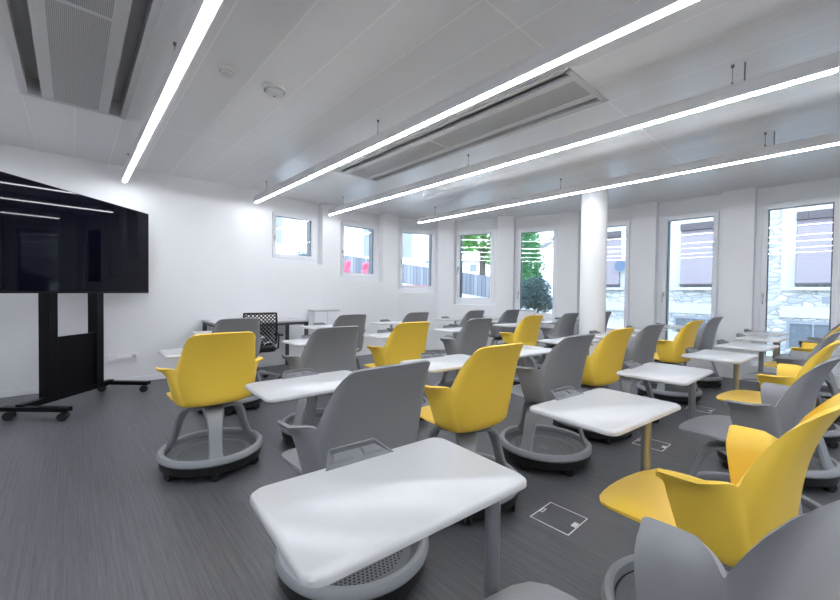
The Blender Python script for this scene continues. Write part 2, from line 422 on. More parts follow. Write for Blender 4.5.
for y, x0, x1, lab in STRIPS:
    t = thing('light_strip', lab, 'light', (0, y, 2.42), 0, 'suspended light strips')
    bm = bmesh.new(); w = 0.030
    box(bm, x0 - 0.006, -w, 0.0, x1 + 0.006, -w + 0.007, 0.086); box(bm, x0 - 0.006, w - 0.007, 0.0, x1 + 0.006, w, 0.086)
    box(bm, x0 - 0.006, -w + 0.007, 0.079, x1 + 0.006, w - 0.007, 0.0855); box(bm, x0 - 0.0065, -w + 0.007, 0.0, x0, w - 0.007, 0.0855); box(bm, x1, -w + 0.007, 0.012, x1 + 0.0065, w - 0.007, 0.0855)
    box(bm, x0, -w + 0.007, 0.0, x1, -w + 0.0165, 0.004); box(bm, x0, w - 0.0165, 0.0, x1, w - 0.007, 0.004)
    link_obj('housing', bm, M_alu, t)
    bm = bmesh.new(); box(bm, x0 + 0.001, -w + 0.0165, -0.009, x1 - 0.001, w - 0.0165, 0.012); link_obj('diffuser', bm, M_led, t)
    for cx in (x0 + 0.42, (x0 + x1) / 2 + 0.15, x1 - 0.46):
        bm = bmesh.new(); tube(bm, [(cx, 0, 0.086), (cx, 0, 0.205)], 0.0022, 6); lathe(bm, [(0, 0.204), (0.008, 0.204), (0.010, 0.22)], 10, Matrix.Translation((cx, 0, 0)))
        lathe(bm, [(0.006, 0.086), (0.006, 0.11), (0, 0.112)], 8, Matrix.Translation((cx, 0, 0)))
        link_obj('suspension_wire', bm, M_wire, t)
    bm = bmesh.new(); cx = x1 - 0.40; tube(bm, [(cx, 0.01, 0.086), (cx, 0.01, 0.22)], 0.0045, 8); link_obj('power_cable', bm, M_wire, t)

# ------------------------------------------------------------------ ceiling vents
for k, (x0, y0, x1, y1) in enumerate(VENTS):
    t = thing('ceiling_vent', ['long grey ceiling vent above the television', 'long grey ceiling vent between the second and third light strips'][k], 'vent',
              ((x0 + x1) / 2, (y0 + y1) / 2, CEIL), 0, 'ceiling vents')
    L, W = (x1 - x0) / 2, (y1 - y0) / 2
    bm = bmesh.new()
    box(bm, -L, -W, 0.0, L, -W + 0.012, 0.12); box(bm, -L, W - 0.012, 0.0, L, W, 0.12); box(bm, -L, -W, 0, -L + 0.012, W, 0.12); box(bm, L - 0.012, -W, 0, L, W, 0.12)
    for s in (-1, 1):   # rolled lip around the opening
        box(bm, -L - 0.02, s * W - 0.02, -0.006, L + 0.02, s * W + 0.02, 0.0); box(bm, s * L - 0.02, -W, -0.006, s * L + 0.02, W, 0.0)
    link_obj('surround', bm, M_ventwhite, t)
    bm = bmesh.new(); box(bm, -L, -W, 0.12, L, W, 0.13)
    link_obj('cavity_back', bm, M_cavity, t)
    n = 90
    for s in ((-1,) if k == 1 else ()):
        bm = bmesh.new(); box(bm, -L + 0.02, s * (W - 0.05) - 0.036, 0.083, L - 0.02, s * (W - 0.05) + 0.036, 0.088)
        for q in range(n):
            x = -L + 0.03 + (2 * L - 0.06) * q / (n - 1); box(bm, x - 0.004, s * (W - 0.05) - 0.035, 0.055, x + 0.004, s * (W - 0.05) + 0.035, 0.085)
        link_obj('louvre', bm, M_ventdark, t)
    bm = bmesh.new()
    for s in (-1, 1):
        box(bm, -L + 0.012, s * 0.168 - 0.034, -0.004, L - 0.012, s * 0.168 + 0.034, 0.02)
    box(bm, -0.012, -0.134, -0.004, 0.012, 0.134, 0.012); box(bm, -L + 0.012, -0.134, -0.003, -L + 0.03, 0.134, 0.012); box(bm, L - 0.03, -0.134, -0.003, L - 0.012, 0.134, 0.012)
    link_obj('flange', bm, M_ventwhite, t)
    for s in (0, 1):
        bm = bmesh.new(); xa = -L + 0.03 if s == 0 else 0.012; xb = -0.012 if s == 0 else L - 0.03
        box(bm, xa, -0.134, 0.0, xb, 0.134, 0.01); link_obj('grille', bm, M_grille, t)

t = thing('smoke_detector', 'small round white smoke detector on the ceiling, the smaller of the two', 'detector', (-2.83, 0.78, CEIL), 0, 'ceiling detectors')
bm = bmesh.new(); lathe(bm, [(0, 0), (0.050, 0), (0.050, -0.018), (0.044, -0.022)], 28); fixn(bm); smooth_by_angle(link_obj('detector_base', bm, M_detect, t))
bm = bmesh.new(); lathe(bm, [(0.040, -0.018), (0.042, -0.024), (0.036, -0.036), (0.02, -0.042), (0, -0.042)], 28); fixn(bm); smooth_by_angle(link_obj('detector_cap', bm, M_detect, t))
bm = bmesh.new(); lathe(bm, [(0.0405, -0.0185), (0.0435, -0.0185), (0.0435, -0.0215), (0.0405, -0.0215)], 28, closed=True); link_obj('air_slot', bm, M_ventdark, t)
t = thing('smoke_detector', 'larger round white ceiling detector beside the small one', 'detector', (-2.85, 1.11, CEIL), 0, 'ceiling detectors')
bm = bmesh.new(); lathe(bm, [(0, 0), (0.082, 0), (0.084, -0.022), (0.074, -0.028), (0.07, -0.026)], 32); fixn(bm); smooth_by_angle(link_obj('detector_base', bm, M_detect, t))
bm = bmesh.new(); lathe(bm, [(0.062, -0.026), (0.064, -0.045), (0.045, -0.056), (0.012, -0.058), (0, -0.056)], 32); fixn(bm); smooth_by_angle(link_obj('detector_cap', bm, M_detect, t))
bm = bmesh.new(); lathe(bm, [(0.008, -0.0585), (0, -0.0605)], 12); link_obj('indicator_light', bm, M_ventdark, t)

# ------------------------------------------------------------------ television on wheeled stand
def place_dr(d, r): return Fh * d + Rh * r
tv = thing('television', 'large black television on a wheeled black stand by the white wall', 'television', tuple(place_dr(3.82, -3.3)), math.atan2(Fh.y, Fh.x))
# local x runs along the screen (away from camera), local -y is the viewing side (+Rh)
S = -1
bm = bmesh.new(); box(bm, -0.865, 0.004, 1.105, 0.865, 0.06, 2.065, bev=0.004); link_obj('television_body', bm, M_tvframe, tv)
bm = bmesh.new(); box(bm, -0.855, -0.003, 1.125, 0.855, 0.006, 2.057); link_obj('screen', bm, M_tv, tv)
bm = bmesh.new(); box(bm, -0.30, 0.06, 1.30, 0.30, 0.135, 1.85); link_obj('mount_bracket', bm, M_tvframe, tv)
for x in (-0.215, 0.315):
    bm = bmesh.new(); box(bm, x - 0.045, 0.135, 0.10, x + 0.045, 0.235, 1.86, bev=0.004); link_obj('post', bm, M_tvframe, tv)
bm = bmesh.new(); box(bm, -0.175, 0.165, 0.085, 0.275, 0.185, 0.685); link_obj('equipment_panel', bm, M_tvframe, tv)
bm = bmesh.new(); box(bm, -0.50, 0.14, 0.085, 0.50, 0.20, 0.135); link_obj('cross_bar', bm, M_tvframe, tv)
for x in (-0.49, 0.49):
    f = bmesh.new(); box(f, x - 0.035, -0.26, 0.080, x + 0.035, 0.32, 0.118, bev=0.006); fo = link_obj('foot', f, M_tvframe, tv)
    for y in (-0.205, 0.265):
        c = bmesh.new(); A = Matrix.Translation((x, y, 0.0)) @ Matrix.Rotation(0.5, 4, 'Z') @ Matrix.Translation((0, 0, 0.038)) @ Matrix.Rotation(PI / 2, 4, 'Y')
        for s in (-1, 1):
            lathe(c, [(0, s * 0.008), (0.036, s * 0.008), (0.038, s * 0.012), (0.038, s * 0.030), (0.034, s * 0.035), (0, s * 0.035)], 20, A)
        box(c, x - 0.01, y - 0.01, 0.04, x + 0.01, y + 0.01, 0.09); fixn(c)
        smooth_by_angle(link_obj('caster', c, M_black, tv))

# wall sockets
t = thing('wall_socket', 'white wall socket strip low on the wall right of the television stand', 'socket', (XW, 0.455, 0.315), PI / 2)
bm = bmesh.new(); box(bm, -0.145, -0.012, -0.05, 0.145, 0.0, 0.05, bev=0.003); link_obj('cover_plate', bm, M_socket, t)
bm = bmesh.new(); box(bm, -0.06, -0.03, -0.022, 0.075, -0.011, 0.022, bev=0.004); link_obj('socket_block', bm, M_socket, t)
bm = bmesh.new(); lathe(bm, [(0.024, -0.002), (0.024, 0.004), (0.019, 0.005), (0.016, 0.001), (0, 0.001)], 20, Matrix.Translation((0.112, -0.012, 0.006)) @ Matrix.Rotation(PI / 2, 4, 'X')); link_obj('socket_outlet', bm, M_deskgrey, t)

# floor boxes
for (x, y, lab) in ((-0.965, 1.855, 'square floor socket lid in the grey floor before the big yellow chair'), (-0.985, 3.33, 'square floor socket lid between the chair rows, second from the camera'),
                    (-0.97, 4.75, 'square floor socket lid farthest from the camera, between the chair rows')):
    t = thing('floor_box', lab, 'floor socket', (x, y, 0.0), 0, 'floor sockets')
    bm = bmesh.new(); a = 0.104; b = 0.100
    for bx in ((-a, -a, a, -b), (-a, b, a, a), (-a, -b, -b, b), (b, -b, a, b)): box(bm, bx[0], bx[1], 0.0005, bx[2], bx[3], 0.003)
    link_obj('rim', bm, M_socket, t)
    bm = bmesh.new(); box(bm, -b + 0.002, -b + 0.002, 0.0003, b - 0.002, b - 0.002, 0.002); link_obj('lid', bm, M_floor, t)
    bm = bmesh.new(); box(bm, 0.074, -0.022, 0.002, 0.098, 0.022, 0.0045); link_obj('latch', bm, M_socket, t)
    bm = bmesh.new(); box(bm, -0.098, -0.02, 0.002, -0.094, 0.02, 0.004); box(bm, -0.084, -0.02, 0.002, -0.080, 0.02, 0.004)
    box(bm, -0.098, -0.022, 0.002, -0.08, -0.018, 0.004); box(bm, -0.098, 0.018, 0.002, -0.08, 0.022, 0.004); link_obj('cable_outlet', bm, M_socket, t)

# ------------------------------------------------------------------ tablet chairs
def pchip(ts, vs, t):
    n = len(ts)
    for i in range(n - 1):
        if t <= ts[i + 1] or i == n - 2: break
    h = [ts[k + 1] - ts[k] for k in range(n - 1)]; d = [(vs[k + 1] - vs[k]) / h[k] for k in range(n - 1)]
    def slope(k):
        if k == 0: return d[0]
        if k == n - 1: return d[-1]
        if d[k - 1] * d[k] <= 0: return 0.0
        return 2 * d[k - 1] * d[k] / (d[k - 1] + d[k])
    s = (t - ts[i]) / h[i]; m0, m1 = slope(i) * h[i], slope(i + 1) * h[i]
    s2, s3 = s * s, s * s * s
    return (2 * s3 - 3 * s2 + 1) * vs[i] + (s3 - 2 * s2 + s) * m0 + (-2 * s3 + 3 * s2) * vs[i + 1] + (s3 - s2) * m1

KEYS = [  # t, bottom, middle, top  (right side, x mirrored later)
    (0.00, (0.216, 0.004, 0.462), (0.236, 0.026, 0.565), (0.256, 0.044, 0.655)),
    (0.04, (0.217, -0.004, 0.461), (0.238, 0.016, 0.566), (0.262, 0.042, 0.676)),
    (0.09, (0.218, -0.016, 0.460), (0.240, 0.002, 0.567), (0.265, 0.026, 0.683)),
    (0.20, (0.219, -0.046, 0.458), (0.242, -0.030, 0.568), (0.266, -0.014, 0.684)),
    (0.34, (0.214, -0.080, 0.455), (0.239, -0.068, 0.568), (0.263, -0.056, 0.685)),
    (0.42, (0.209, -0.099, 0.454), (0.235, -0.091, 0.568), (0.252, -0.084, 0.682)),
    (0.48, (0.201, -0.118, 0.452), (0.229, -0.110, 0.566), (0.240, -0.102, 0.677)),
    (0.52, (0.192, -0.132, 0.451), (0.222, -0.126, 0.566), (0.229, -0.115, 0.668)),
    (0.55, (0.183, -0.134, 0.450), (0.215, -0.130, 0.572), (0.220, -0.120, 0.688)),
    (0.64, (0.158, -0.148, 0.450), (0.203, -0.150, 0.585), (0.199, -0.157, 0.780)),
    (0.71, (0.134, -0.158, 0.450), (0.185, -0.163, 0.600), (0.186, -0.205, 0.856)),
    (0.77, (0.110, -0.165, 0.450), (0.160, -0.171, 0.610), (0.171, -0.230, 0.884)),
    (0.83, (0.085, -0.169, 0.450), (0.124, -0.177, 0.613), (0.140, -0.244, 0.892)),
    (1.00, (0.000, -0.173, 0.450), (0.000, -0.184, 0.616), (0.000, -0.260, 0.896)),
]
KT = [k[0] for k in KEYS]
def shell_pt(t, v, side):
    c = [[pchip(KT, [k[j][a] for k in KEYS], t) for a in range(3)] for j in (1, 2, 3)]
    zr = (c[1][2] - c[0][2]) / (c[2][2] - c[0][2])           # param of the middle point by height
    l0 = (v - zr) * (v - 1) / (zr * 1.0); l1 = v * (v - 1) / (zr * (zr - 1)); l2 = v * (v - zr) / (1 - zr)
    p = [c[0][a] * l0 + c[1][a] * l1 + c[2][a] * l2 for a in range(3)]
    back = max(0.0, min(1.0, (t - 0.52) / 0.2)); wing = max(0.0, min(1.0, (0.5 - t) / 0.16))
    p[1] -= 0.024 * back * v ** 5                            # the top of the back flicks rearward
    p[0] += 0.044 * wing * v ** 9; p[2] -= 0.004 * wing * v ** 10
    return Vector((p[0] * side, p[1], p[2]))

def make_shell():
    bm = bmesh.new()
    ts = [0, 0.02, 0.04, 0.065, 0.09, 0.14, 0.2, 0.27, 0.34, 0.4, 0.44, 0.48, 0.50, 0.52, 0.535, 0.55, 0.575, 0.60, 0.64, 0.675, 0.71, 0.745, 0.78, 0.82, 0.86, 0.91, 0.955, 1.0]
    colsd = [(t, -1) for t in ts] + [(t, 1) for t in reversed(ts[:-1])]
    NR = 14
    grid = [[bm.verts.new(shell_pt(t, r / NR, s)) for r in range(NR + 1)] for t, s in colsd]
    for A, B in zip(grid, grid[1:]):
        for r in range(NR): bm.faces.new((A[r], B[r], B[r + 1], A[r + 1]))
    # seat: loop of the wall's lower edge closed by the front lip
    front = [(0.224, 0.05, 0.466), (0.231, 0.10, 0.470), (0.232, 0.16, 0.468), (0.226, 0.212, 0.464), (0.208, 0.250, 0.458), (0.170, 0.274, 0.453), (0.115, 0.288, 0.450), (0.058, 0.296, 0.448)]
    fr = [Vector(p) for p in front] + [Vector((0, 0.298, 0.448))] + [Vector((-p[0], p[1], p[2])) for p in reversed(front)]
    loop = [g[0] for g in grid] + [bm.verts.new(p) for p in fr]
    n = len(loop); nw = len(grid)
    base = [v.co.copy() for v in loop]
    C = Vector((0, 0.03, 0))
    prev = loop
    for sc in (0.965, 0.92, 0.86, 0.78, 0.66, 0.50, 0.32, 0.15):
        ring = []
        for k in range(n):
            p = base[k]; q = C + (Vector((p.x, p.y, 0)) - C) * sc
            d = 1 - sc
            wallish = 1.0 if k < nw else 0.0
            edge = math.exp(-d / 0.075)
            zc = 0.434 + 0.034 * max(0, min(1, (q.y + 0.04) / 0.22)) - 0.04 * max(0, q.y - 0.19) * 2.2
            zc += 0.012 * (q.x / 0.2) ** 2
            z = zc + (p.z - zc) * edge
            if wallish and sc > 0.8: z = 0.432 + (p.z - 0.432) * ((sc - 0.8) / 0.2) ** 1.7 if q.y < 0.02 else z
            ring.append(bm.verts.new((q.x, q.y, z)))
        for k in range(n): bm.faces.new((prev[k], prev[(k + 1) % n], ring[(k + 1) % n], ring[k]))
        prev = ring
    cv = bm.verts.new((0, 0.03, 0.434))
    for k in range(n): bm.faces.new((prev[k], prev[(k + 1) % n], cv))
    fixn(bm)
    for _ in range(5): bmesh.ops.smooth_vert(bm, verts=[v for v in bm.verts if not v.is_boundary], factor=0.35, use_axis_x=True, use_axis_y=True, use_axis_z=True)
    ret = bmesh.ops.solidify(bm, geom=bm.faces[:], thickness=0.010)
    fixn(bm)
    return bm

def sweep_leg(bm, ang):
    path = [(0.02, 0.380, 0.060), (0.07, 0.381, 0.062), (0.125, 0.376, 0.058), (0.168, 0.360, 0.050), (0.197, 0.330, 0.044), (0.217, 0.285, 0.040), (0.235, 0.225, 0.037), (0.254, 0.165, 0.037), (0.280, 0.114, 0.046)]
    ca, sa = math.cos(ang), math.sin(ang); rings = []
    for i, (r, z, w) in enumerate(path):
        p0 = path[max(i - 1, 0)]; p1 = path[min(i + 1, len(path) - 1)]
        tx, tz = p1[0] - p0[0], p1[1] - p0[1]; L = math.hypot(tx, tz); nx, nz = -tz / L, tx / L
        th = 0.013
        ring = []
        for u, q in ((-1, -0.35), (-0.8, -1), (0.8, -1), (1, -0.35), (1, 0.35), (0.85, 1), (-0.85, 1), (-1, 0.35)):
            rr = r + nx * th * q; zz = z + nz * th * q; lat = u * w
            ring.append(bm.verts.new((rr * ca - lat * sa, rr * sa + lat * ca, zz)))
        rings.append(ring)
    for A, B in zip(rings, rings[1:]):
        for k in range(8): bm.faces.new((A[k], A[(k + 1) % 8], B[(k + 1) % 8], B[k]))
    bm.faces.new(rings[0]); bm.faces.new(rings[-1])

def make_base():
    bm = bmesh.new()
    lathe(bm, [(0.271, 0.098), (0.268, 0.118), (0.273, 0.133), (0.284, 0.139), (0.299, 0.136), (0.309, 0.124), (0.311, 0.106), (0.304, 0.096)], 72, closed=True)
    for k in range(3): sweep_leg(bm, PI / 2 + k * 2 * PI / 3)
    lathe(bm, [(0, 0.362), (0.05, 0.364), (0.068, 0.374), (0.07, 0.392), (0.055, 0.400), (0, 0.400)], 28)
    fixn(bm); return bm
def make_tray():
    bm = bmesh.new(); lathe(bm, [(0, 0.076), (0.10, 0.076), (0.235, 0.078), (0.262, 0.100), (0.266, 0.100), (0.262, 0.066), (0, 0.064)], 64); fixn(bm); return bm
def make_skirt():
    bm = bmesh.new(); lathe(bm, [(0.27, 0.094), (0.302, 0.094), (0.296, 0.045), (0.262, 0.043)], 64, closed=True); fixn(bm); return bm
def make_caster():
    bm = bmesh.new(); A = Matrix.Translation((0, 0, 0.029)) @ Matrix.Rotation(PI / 2, 4, 'Y')
    for s in (-1, 1):
        lathe(bm, [(0, s * 0.005), (0.026, s * 0.005), (0.029, s * 0.009), (0.029, s * 0.020), (0.025, s * 0.023), (0, s * 0.023)], 18, A)
    box(bm, -0.018, -0.022, 0.03, 0.018, 0.018, 0.062, bev=0.006); fixn(bm); return bm
def make_post():
    bm = bmesh.new(); lathe(bm, [(0, 0.398), (0.045, 0.398), (0.05, 0.405), (0.10, 0.412), (0.118, 0.420), (0.118, 0.428), (0, 0.428)], 32)
    box(bm, -0.05, -0.02, 0.404, 0.05, 0.13, 0.424, bev=0.004); fixn(bm); return bm
AR = 0.335
def make_arm():
    bm = bmesh.new()
    pts = [(0, 0.03, 0.405), (0, 0.15, 0.402), (0, AR - 0.055, 0.402)]
    for k in range(1, 7):
        a = k / 6 * PI / 2; pts.append((0, AR - 0.055 + 0.055 * math.sin(a), 0.457 - 0.055 * math.cos(a)))
    pts.append((0, AR, 0.60)); pts.append((0, AR, 0.697))
    tube(bm, pts, 0.0185, 16)
    box(bm, -0.045, AR - 0.045, 0.690, 0.045, AR + 0.06, 0.702, bev=0.003)
    fixn(bm); return bm
TW, TD = 0.545, 0.340
def make_top():
    bm = bmesh.new(); pts = rounded_rect(TW, TD, 0.036, 6)
    prof = [(0.006, 0.702), (0.0, 0.706), (0.0, 0.715), (0.005, 0.7205)]
    rings = []
    for ins, z in prof:
        rings.append([bm.verts.new((x * (1 - 2 * ins / TW), y * (1 - 2 * ins / TD), z)) for x, y in pts])
    n = len(pts)
    for A, B in zip(rings, rings[1:]):
        for k in range(n): bm.faces.new((A[k], A[(k + 1) % n], B[(k + 1) % n], B[k]))
    bm.faces.new(rings[0]); bm.faces.new(rings[-1]); fixn(bm); return bm
def make_pen_tray():
    # moulded tray on the far edge: a sloping trapezoid with a raised rim and two wells
    bm = bmesh.new(); y0 = TD / 2 - 0.022; y1 = TD / 2 + 0.030
    def slab(pts_bot, pts_top):
        a = [bm.verts.new(p) for p in pts_bot]; b = [bm.verts.new(p) for p in pts_top]; n = len(a)
        bm.faces.new(a); bm.faces.new(b)
        for k in range(n): bm.faces.new((a[k], a[(k + 1) % n], b[(k + 1) % n], b[k]))
    def zt(y): return 0.7205 + 0.018 * max(0.0, (y - y0) / (y1 - y0))
    W0, W1 = 0.100, 0.068
    slab([(-W0, y0, 0.706), (W0, y0, 0.706), (W1, y1, 0.712), (-W1, y1, 0.712)], [(-W0, y0, zt(y0)), (W0, y0, zt(y0)), (W1, y1, zt(y1)), (-W1, y1, zt(y1))])
    # rim: back bar and two tapering sides
    h = 0.010
    slab([(-W1 - 0.003, y1 - 0.006, zt(y1) - 0.004), (W1 + 0.003, y1 - 0.006, zt(y1) - 0.004), (W1, y1 + 0.004, zt(y1) - 0.004), (-W1, y1 + 0.004, zt(y1) - 0.004)],
         [(-W1 + 0.002, y1 - 0.004, zt(y1) + h), (W1 - 0.002, y1 - 0.004, zt(y1) + h), (W1 - 0.004, y1 + 0.003, zt(y1) + h), (-W1 + 0.004, y1 + 0.003, zt(y1) + h)])
    for q in (-1, 1):
        slab([(q * W0, y0, zt(y0) - 0.004), (q * (W0 - 0.010), y0, zt(y0) - 0.004), (q * (W1 - 0.006), y1, zt(y1) - 0.004), (q * (W1 + 0.003), y1, zt(y1) - 0.004)],
             [(q * (W0 - 0.001), y0, zt(y0) + 0.0005), (q * (W0 - 0.009), y0, zt(y0) + 0.0005), (q * (W1 - 0.005), y1, zt(y1) + h), (q * (W1 + 0.001), y1, zt(y1) + h)])
        ya, yb = y0 + 0.012, y1 - 0.010
        slab([(q * 0.014, ya, zt(ya) - 0.002), (q * 0.080, ya, zt(ya) - 0.002), (q * 0.062, yb, zt(yb) - 0.002), (q * 0.018, yb, zt(yb) - 0.002)],
             [(q * 0.018, ya + 0.006, zt(ya) + 0.007), (q * 0.070, ya + 0.006, zt(ya) + 0.007), (q * 0.058, yb, zt(yb) + 0.004), (q * 0.020, yb, zt(yb) + 0.004)])
    fixn(bm)
    bmesh.ops.bevel(bm, geom=bm.edges[:], offset=0.0012, segments=1, affect='EDGES')
    fixn(bm); return bm

def mesh_of(bm, name, m, ang=35):
    me = bpy.data.meshes.new(name); bm.to_mesh(me); bm.free(); me.materials.append(m)
    o = bpy.data.objects.new('tmp', me); smooth_by_angle(o, ang); bpy.data.objects.remove(o)
    return me
sh = make_shell()
ME_shell_y = mesh_of(sh.copy(), 'shell_yellow', M_yellow, 50); ME_shell_g = mesh_of(sh, 'shell_grey', M_grey, 50)
ME = dict(base=mesh_of(make_base(), 'base_frame', M_base), tray=mesh_of(make_tray(), 'storage_tray', M_perf), skirt=mesh_of(make_skirt(), 'tray_skirt', M_black),
          caster=mesh_of(make_caster(), 'caster', M_black), post=mesh_of(make_post(), 'seat_post', M_dark), arm=mesh_of(make_arm(), 'table_arm', M_arm),
          top=mesh_of(make_top(), 'tabletop', M_top, 50), pen=mesh_of(make_pen_tray(), 'pen_tray', M_tray, 25))
def child(name, me, parent, loc=(0, 0, 0), rz=0.0):
    o = bpy.data.objects.new(name, me); col.objects.link(o); o.parent = parent; o.location = loc; o.rotation_euler = (0, 0, rz); return o

def chair(color, x, y, dyaw, base_deg, desk, desk_yaw, label, arm_to=None):
    """axis at x,y; faces the television wall turned by dyaw degrees; base_deg = world bearing of one leg;
    desk = world centre of the tabletop, desk_yaw its turn; the arm points at the tabletop's near edge."""
    yaw = PI / 2 + math.radians(dyaw)
    root = thing('tablet_chair', label, 'chair', (x, y, 0), yaw, 'yellow and grey tablet chairs')
    child('seat_shell', ME_shell_y if color == 'y' else ME_shell_g, root)
    child('seat_post', ME['post'], root)
    rb = math.radians(base_deg) - PI / 2 - yaw
    bf = child('base_frame', ME['base'], root, (0, 0, 0), rb)
    child('storage_tray', ME['tray'], root, (0, 0, 0), rb)
    child('tray_skirt', ME['skirt'], root, (0, 0, 0), rb)
    for k in range(6):
        a = rb + math.radians(60 * k + 30)
        child('caster', ME['caster'], root, (0.272 * math.cos(a), 0.272 * math.sin(a), 0), random.uniform(0, PI))
    # arm: bearing such that the post stands under the table
    dw = Vector((desk[0] - x, desk[1] - y)); 
    c, s = math.cos(-yaw), math.sin(-yaw); dl = Vector((dw.x * c - dw.y * s, dw.x * s + dw.y * c))
    dy = math.radians(desk_yaw - dyaw)
    if arm_to is None:
        q = dl + Vector((0.0, -0.12)); arm = math.atan2(-q.x, q.y)
    else:
        aw = Vector((arm_to[0] - x, arm_to[1] - y)); al = Vector((aw.x * c - aw.y * s, aw.x * s + aw.y * c)); arm = math.atan2(-al.x, al.y)
    ar = child('table_arm', ME['arm'], root, (0, 0, 0), arm)
    tp = child('tabletop', ME['top'], root, (dl.x, dl.y, 0), dy - math.radians(2.5))
    child('pen_tray', ME['pen'], tp)
    return root

CH = [
 # row nearest the camera
 ('g', -0.252, 0.60, -2, 80, (-0.668, 0.536), -1.5, 'grey tablet chair nearest the camera, cut off by the lower right corner', (-0.575, 0.754)),
 ('y', -0.268, 1.495, -6, 20, (-0.615, 1.54), -3, 'yellow tablet chair at right, next beyond the nearest grey chair', (-0.524, 1.71)),
 ('g', -0.290, 2.53, -6, 70, (-0.68, 2.515), 1, 'grey tablet chair at right just beyond the large yellow one', (-0.60, 2.69)),
 ('y', -0.295, 3.43, -4, 100, (-0.61, 3.54), -2, 'yellow tablet chair at right edge, between two grey ones, fourth from the camera', (-0.526, 3.66)),
 ('g', -0.30, 4.42, -4, 40, (-0.575, 4.43), -3, 'grey tablet chair at right edge, fifth from the camera', (-0.52, 4.70)),
 ('y', -0.275, 5.38, -4, 20, (-0.58, 5.40), -2, 'yellow tablet chair at right edge before the large window, sixth from the camera', (-0.54, 5.68)),
 ('g', -0.275, 6.20, -4, 90, (-0.63, 6.25), -2, 'grey tablet chair at right edge closest to the large window', (-0.53, 6.4)),
 # second row
 ('g', -1.35, 0.87, -1, 60, (-1.68, 0.85), 1, 'grey tablet chair behind the front white tabletop', None),
 ('y', -1.43, 1.65, -3, 75, (-1.68, 1.77), -2, 'yellow tablet chair in the middle, right of the big grey chair back', None),
 ('g', -1.40, 2.46, -5, 35, (-1.67, 2.56), -3, 'grey tablet chair in the middle with its round base fully in view', None),
 ('y', -1.42, 3.24, -5, 80, (-1.74, 3.49), -3, 'yellow tablet chair in front of the round column', (-1.55, 3.46)),
 ('g', -1.40, 3.95, -6, 50, (-1.70, 4.32), -3, 'grey tablet chair just right of the column and its yellow neighbour', None),
 ('y', -1.31, 4.95, -6, 30, (-1.70, 5.38), -3, 'yellow tablet chair before the narrow window with the closed shutter', (-1.53, 5.2)),
 ('g', -1.33, 6.07, -6, 10, (-1.64, 6.35), -2, 'grey tablet chair at the right end of the second row, by the white pier', (-1.5, 6.27)),
 # third row
 ('y', -2.80, 0.69, 0, -10, (-3.10, 0.72), 2, 'yellow tablet chair at left, closest to the television', None),
 ('g', -2.78, 1.47, 0, 50, (-3.12, 1.62), 1, 'grey tablet chair behind the second white tabletop, right of the leftmost yellow chair', None),
 ('y', -2.80, 2.25, -2, 20, (-3.12, 2.46), 0, 'yellow tablet chair in the third row below the third window from the television wall corner', None),
 ('g', -2.80, 3.18, -3, 70, (-3.12, 3.45), -2, 'grey tablet chair below the window with the fence and tree', None),
 ('y', -2.80, 4.22, -4, 20, (-3.13, 4.62), -2, 'small yellow tablet chair below the window with the dark bush', None),
 ('g', -2.84, 5.25, -5, 40, (-3.16, 5.65), -2, 'grey tablet chair immediately left of the round column', None),
 # far row by the television wall
 ('g', -4.05, 1.16, 0, 40, (-4.36, 1.18), 2, 'grey tablet chair peeking over the leftmost yellow one', None),
 ('g', -4.05, 2.40, 0, 80, (-4.35, 2.35), 1, 'grey tablet chair in the far row right of the teacher desk', None),
 ('g', -4.05, 3.42, -1, 20, (-4.38, 3.42), 0, 'grey tablet chair in the far row beneath the third window', None),
 ('g', -4.05, 4.62, -2, 60, (-4.40, 4.72), -1, 'grey tablet chair in the far row beneath the fence window', None),
 ('g', -3.92, 5.40, -3, 30, (-4.22, 5.45), -2, 'dark grey tablet chair in the far corner below the bush window', None),
 ('g', -2.76, 6.22, -3, 90, (-3.18, 6.29), -1, 'grey tablet chair mostly hidden behind the column and its neighbour', None),
]
for c in CH: chair(*c)

# ------------------------------------------------------------------ teacher's desk and net chair
t = thing('teacher_desk', 'grey topped teacher desk with dark legs against the white wall', 'desk', (-5.85, 1.30, 0), 0)
DL, DD, DH = 1.22, 0.72, 0.745
bm = bmesh.new(); box(bm, 0, 0, DH - 0.025, DD, DL, DH, bev=0.003); link_obj('desktop', bm, M_deskgrey, t)
bm = bmesh.new()
for bx in ((0.01, 0.02, 0.04, DL - 0.02), (DD - 0.04, 0.02, DD - 0.01, DL - 0.02)): box(bm, bx[0], bx[1], DH - 0.06, bx[2], bx[3], DH - 0.025)
for y in (0.02, DL - 0.05): box(bm, 0.04, y, DH - 0.06, DD - 0.04, y + 0.03, DH - 0.025)
link_obj('under_frame', bm, M_deskleg, t)
for x in (0.01, DD - 0.055):
    for y in (0.012, DL - 0.057):
        bm = bmesh.new(); box(bm, x, y, 0, x + 0.045, y + 0.045, DH - 0.025, bev=0.003); link_obj('leg', bm, M_deskleg, t)

